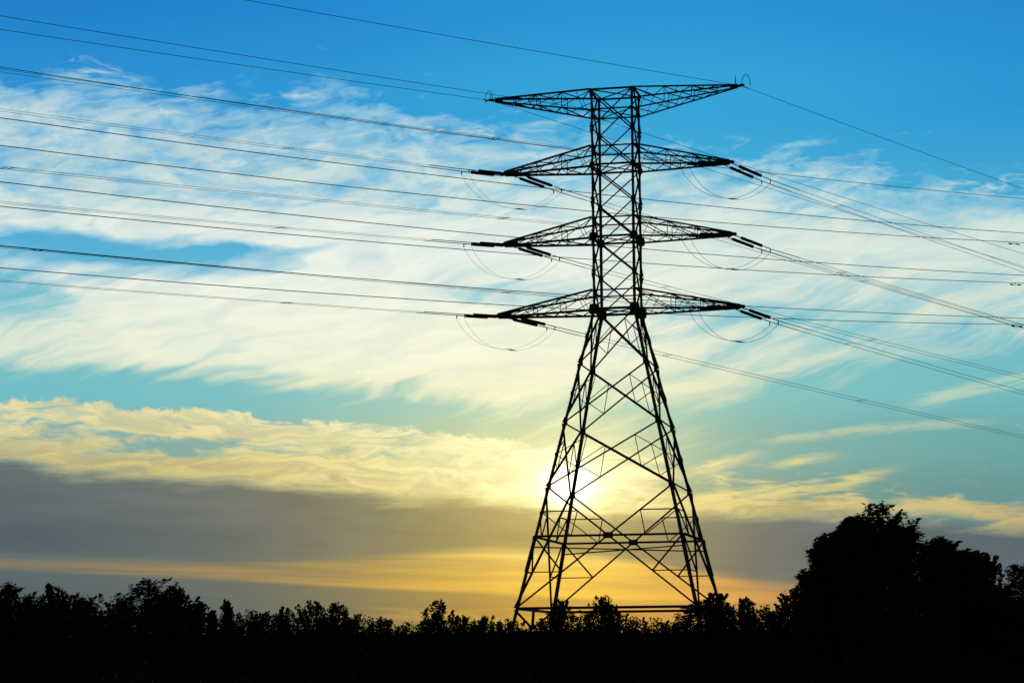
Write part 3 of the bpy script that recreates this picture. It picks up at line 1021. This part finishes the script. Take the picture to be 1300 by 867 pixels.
def make_tree(px, ytop, wpx, dist, kind, label, group, seed, name='tree', dens=1.0, leaf=1.0, mat=None):
    r = np.random.default_rng(seed)
    top = view_point(px, ytop, dist)
    gz = float(ground_z(np.array(top.x), np.array(top.y)))
    h = top.z - gz
    w = wpx / FPX * dist * (1.45 if kind in ('bush', 'broad', 'willow') else 1.15)
    root = empty(name, (top.x, top.y, gz), r.random() * 6.283 if kind != 'willow' else 0.0)
    tag(root, label, 'tree' if name.endswith('tree') else 'bush', group)
    B = crown_points(h, w, kind, r)
    # trunk and limbs
    mb = MB()
    tr = 0.018 * h + .03
    main = [Vector((r.normal(0, .02) * h * t, r.normal(0, .02) * h * t, h * t * (.9 if kind in ('spire', 'wispy') else .7) - .25 * (t == 0))) for t in np.linspace(0, 1, 7)]
    mb.tube(main, [tr * (1 - .85 * t) for t in np.linspace(0, 1, 7)], 7)
    order = np.argsort(-B[:, 2])
    for j in order[::max(1, len(order) // 22)]:
        x, y, z, rad = B[j]
        z0 = max(.08 * h, z * .45)
        st = Vector((main[0].lerp(main[-1], min(1, z0 / (h * .7)))))
        en = Vector((x, y, z + rad * .5))
        mid = st.lerp(en, .5) + Vector((x * .12, y * .12, -.02 * h))
        mb.tube([st, mid, en], [tr * .42, tr * .25, .012], 5)
    # loose leafy shoots standing out of the crown, bent over by the wind
    SC = []
    nsp = {'willow': 46, 'broad': 26, 'bush': 12, 'wispy': 10, 'spire': 4}[kind]
    topw = np.maximum(B[:, 2] - (h - 1.1 * w), 0.0) ** 1.5 + 1e-4
    for j in r.choice(len(B), nsp, p=topw / topw.sum()):
        x, y, z, rad = B[j]
        out = Vector((x, y, 0)) * (.5 / max(.05, w)) + Vector((r.normal(0, .25), r.normal(0, .3), .75))
        out.normalize()
        L = (.10 + .16 * r.random()) * min(w, 2.2) * (1.25 if kind == 'willow' else .9)
        p0 = Vector((x, y, z)) + out * rad * .75
        bend = Vector((.45 if kind == 'willow' else .15, 0, -.25)) * L
        shoot = [p0 + out * (L * t) + bend * (t * t) for t in np.linspace(0, 1, 5)]
        if max(p.z for p in shoot) > h:
            continue
        mb.tube(shoot, [.014, .011, .008, .006, .004], 4)
        for _ in range(34):
            t = r.random()
            p = p0 + out * (L * t) + bend * (t * t)
            s_ = .16 * L * (1.15 - t)
            SC.append((p.x + r.normal(0, s_), p.y + r.normal(0, s_), min(h, p.z + r.normal(0, s_))))
    mb.build('trunk', M_BARK, root)
    # crown
    vol = B[:, 3] ** 2
    L0 = (.036 + .00060 * dist) * leaf
    n = int(np.clip(dens * 11.0 * (w * h) / (L0 * L0 * .6) * .62, 1500, 18000 if w < 2.0 else 42000))
    pick = r.choice(len(B), n, p=vol / vol.sum())
    U = r.normal(size=(n, 3))
    U /= np.linalg.norm(U, axis=1)[:, None]
    rr = r.random(n) ** .45
    rr = np.where(r.random(n) < .07, 1.0 + r.random(n) * .22, rr)     # stray sprigs past the clump
    C = B[pick, :3] + U * (B[pick, 3] * rr)[:, None] * np.array([1.0, 1.0, 1.1])
    C[:, 2] = np.maximum(C[:, 2], .05)
    keep = C[:, 2] < h * 1.005
    C, U = C[keep], U[keep]
    if SC:
        SC = np.array(SC)
        C = np.concatenate([C, SC])
        U = np.concatenate([U, np.tile([.35, 0, .6], (len(SC), 1))])
    n = len(C)
    if kind == 'willow':                       # narrow leaves streaming with the wind
        Dv = np.stack([np.full(n, 1.0), r.normal(0, .6, n), r.normal(.22, .42, n)], 1)
        Dv[:, 0] *= np.where(r.random(n) < .75, 1, -1)
        ln = L0 * 1.8 * (.6 + .8 * r.random(n)); wd = L0 * .5 * (.7 + .6 * r.random(n))
    else:
        Dv = U * .7 + r.normal(0, .6, (n, 3)) + np.array([0, 0, .25])
        ln = L0 * 1.35 * (.6 + .8 * r.random(n)); wd = L0 * .75 * (.7 + .6 * r.random(n))
    me = leaf_mesh('crown', C, Dv, r.normal(size=(n, 3)), ln, wd, mat or M_LEAF[seed % 3])
    o = bpy.data.objects.new('crown', me)
    COL.objects.link(o)
    o.parent = root
    return root


G1, G2, G3 = 'trees on the skyline left of the pylon', 'trees and bushes around the pylon base', 'trees at the right edge'
TREES = [
    # px, ytop, width, dist, kind, name, group, label
    (8, 738, 60, 58, 'willow', 'tree', G1, 'dark windswept tree cut by the left edge of the photo'),
    (40, 755, 60, 92, 'bush', 'bush', G1, 'low dark bush beside the tree at the left edge'),
    (71, 741, 52, 84, 'broad', 'tree', G1, 'dark tree with a blunt double top, first full crown from the left edge'),
    (99, 751, 46, 88, 'broad', 'tree', G1, 'dark rounded tree just right of the first full crown at far left'),
    (120, 767, 40, 95, 'bush', 'bush', G1, 'low dark bush filling the dip between the two taller left groups'),
    (150, 760, 50, 80, 'bush', 'bush', G1, 'dark bush on the left shoulder of the tallest left tree'),
    (186, 733, 78, 66, 'willow', 'tree', G1, 'tallest dark tree of the left skyline with a ragged windblown top'),
    (224, 743, 46, 72, 'broad', 'tree', G1, 'dark tree leaning on the right side of the tallest left tree'),
    (254, 763, 36, 84, 'broad', 'tree', G1, 'small dark tree stepping down right of the tallest left tree'),
    (270, 771, 22, 88, 'spire', 'tree', G1, 'small thin sapling just left of the narrow pointed tree'),
    (288, 756, 28, 86, 'spire', 'tree', G1, 'narrow pointed dark tree standing clear of the low hedge on the left'),
    (315, 774, 64, 98, 'bush', 'bush', G1, 'level dark bush right of the narrow pointed tree'),
    (341, 776, 46, 104, 'bush', 'bush', G1, 'low dark bush before the small slim tree left of centre'),
    (358, 766, 24, 100, 'spire', 'tree', G1, 'small slim tree poking above the level hedge left of centre'),
    (392, 762, 62, 94, 'broad', 'tree', G1, 'broad dark tree with a stepped crown left of centre'),
    (427, 765, 40, 96, 'broad', 'tree', G1, 'dark tree with a knobbly top right of the broad stepped crown'),
    (455, 779, 56, 108, 'bush', 'bush', G1, 'low dark bush sloping down toward the lowest dip of the skyline'),
    (484, 781, 44, 112, 'bush', 'bush', G1, 'small rounded bush at the left lip of the lowest dip'),
    (512, 789, 60, 118, 'bush', 'bush', G1, 'lowest dark bush of the skyline, in the dip left of the pylon'),
    (556, 762, 44, 96, 'wispy', 'tree', G2, 'wispy see-through treetop left of the pylon'),
    (553, 776, 70, 104, 'bush', 'bush', G2, 'dark bush in front of the wispy treetop left of the pylon'),
    (588, 781, 46, 112, 'bush', 'bush', G2, 'low dark bush between the wispy treetop and the pylon'),
    (613, 781, 42, 118, 'bush', 'bush', G2, 'dark bush two widths left of the pylon left foot'),
    (645, 784, 46, 120, 'bush', 'bush', G2, 'dark bush hiding the pylon leftmost foot'),
    (686, 785, 50, 116, 'bush', 'bush', G2, 'dark bush between the two left feet of the pylon'),
    (711, 761, 26, 118, 'broad', 'tree', G2, 'small round topped tree behind the base of the pylon, touching the second leg'),
    (740, 776, 58, 122, 'bush', 'bush', G2, 'level dark bush inside the pylon base, left half'),
    (767, 755, 34, 112, 'broad', 'tree', G2, 'small twin topped tree in the middle of the pylon base'),
    (795, 779, 60, 118, 'bush', 'bush', G2, 'low bush inside the pylon base right of the twin topped tree'),
    (838, 784, 70, 122, 'bush', 'bush', G2, 'lowest bush inside the pylon base, under the bare base beam'),
    (886, 762, 62, 64, 'willow', 'bush', G2, 'feathery windblown bush covering the pylon right feet'),
    (909, 752, 36, 66, 'wispy', 'tree', G2, 'thin sprigs rising beside the pylon rightmost foot'),
    (932, 768, 40, 98, 'bush', 'bush', G2, 'dark bush just right of the pylon rightmost foot'),
    (947, 758, 24, 92, 'wispy', 'tree', G2, 'small sapling with open leaves right of the pylon'),
    (972, 768, 56, 100, 'bush', 'bush', G2, 'low dark bush in the gap between the pylon and the big right tree'),
    (1008, 748, 54, 60, 'broad', 'bush', G3, 'dark bush at the left foot of the big right tree'),
    (1034, 722, 40, 55, 'willow', 'tree', G3, 'lower dark tree leaning on the left side of the big right tree'),
    (1058, 674, 46, 50, 'willow', 'tree', G3, 'dark tree forming the left shoulder of the big right tree'),
    (1086, 653, 46, 48, 'willow', 'tree', G3, 'dark windblown tree between the left shoulder and the tallest crown at right'),
    (1116, 636, 74, 47, 'willow', 'tree', G3, 'tallest tree of the photo, big black windblown crown at right'),
    (1143, 668, 28, 49, 'willow', 'tree', G3, 'dark tree filling the right shoulder of the big right tree'),
    (1190, 680, 42, 48, 'willow', 'tree', G3, 'rounded dark tree right of the tallest crown'),
    (1226, 697, 32, 50, 'willow', 'tree', G3, 'dark tree with a small rounded top, second from the right edge group'),
    (1162, 732, 80, 44, 'bush', 'bush', G3, 'wide dark bush filling the notch below the tallest tree and the rounded one'),
    (1252, 702, 32, 52, 'wispy', 'tree', G3, 'slim open tree with a tilted tuft near the right edge'),
    (1268, 742, 60, 49, 'broad', 'bush', G3, 'dark bush under the slim open tree near the right edge'),
    (1304, 716, 74, 48, 'willow', 'tree', G3, 'dark tree cut by the right edge of the photo'),
]
for k, (px, yt, wp, ds, kind, nm, grp, lab) in enumerate(TREES):
    make_tree(px, yt, wp, ds, kind, lab, grp, 100 + k, nm, dens=.45 if kind == 'wispy' else 1.0)

# continuous thicket along the track in front of the trees: one uncountable mass
r = np.random.default_rng(55)
Cs, Ds, Ls, Ws = [], [], [], []
for (y0, y1, n, ztop, hw) in ((38, 44, 50000, 2.75, 19), (50, 58, 48000, 3.1, 24), (72, 84, 45000, 3.7, 32), (100, 120, 44000, 4.2, 42)):
    x = r.uniform(-hw, hw, n)
    y = r.uniform(y0, y1, n)
    env = ztop + .22 * np.sin(x * 1.7 + y0) + .18 * np.sin(x * 4.1 + y) + .10 * np.sin(x * 9.3)
    g = ground_z(x, y)
    z = g + (np.maximum(env - g, .5)) * r.random(n) ** .65
    Cs.append(np.stack([x, y, z], 1))
    Ds.append(r.normal(0, .7, (n, 3)) + np.array([0, 0, .5]))
    s = .055 + .0009 * y0
    Ls.append(s * 1.5 * (.6 + .8 * r.random(n)))
    Ws.append(s * .9 * (.6 + .8 * r.random(n)))
C = np.concatenate(Cs); Dd = np.concatenate(Ds)
me = leaf_mesh('undergrowth', C, Dd, r.normal(size=(len(C), 3)), np.concatenate(Ls), np.concatenate(Ws), M_LEAF[2])
ug = bpy.data.objects.new('undergrowth', me)
COL.objects.link(ug)
tag(ug, 'dark thicket of brambles and scrub along the bottom of the photo', 'undergrowth', kind='stuff')
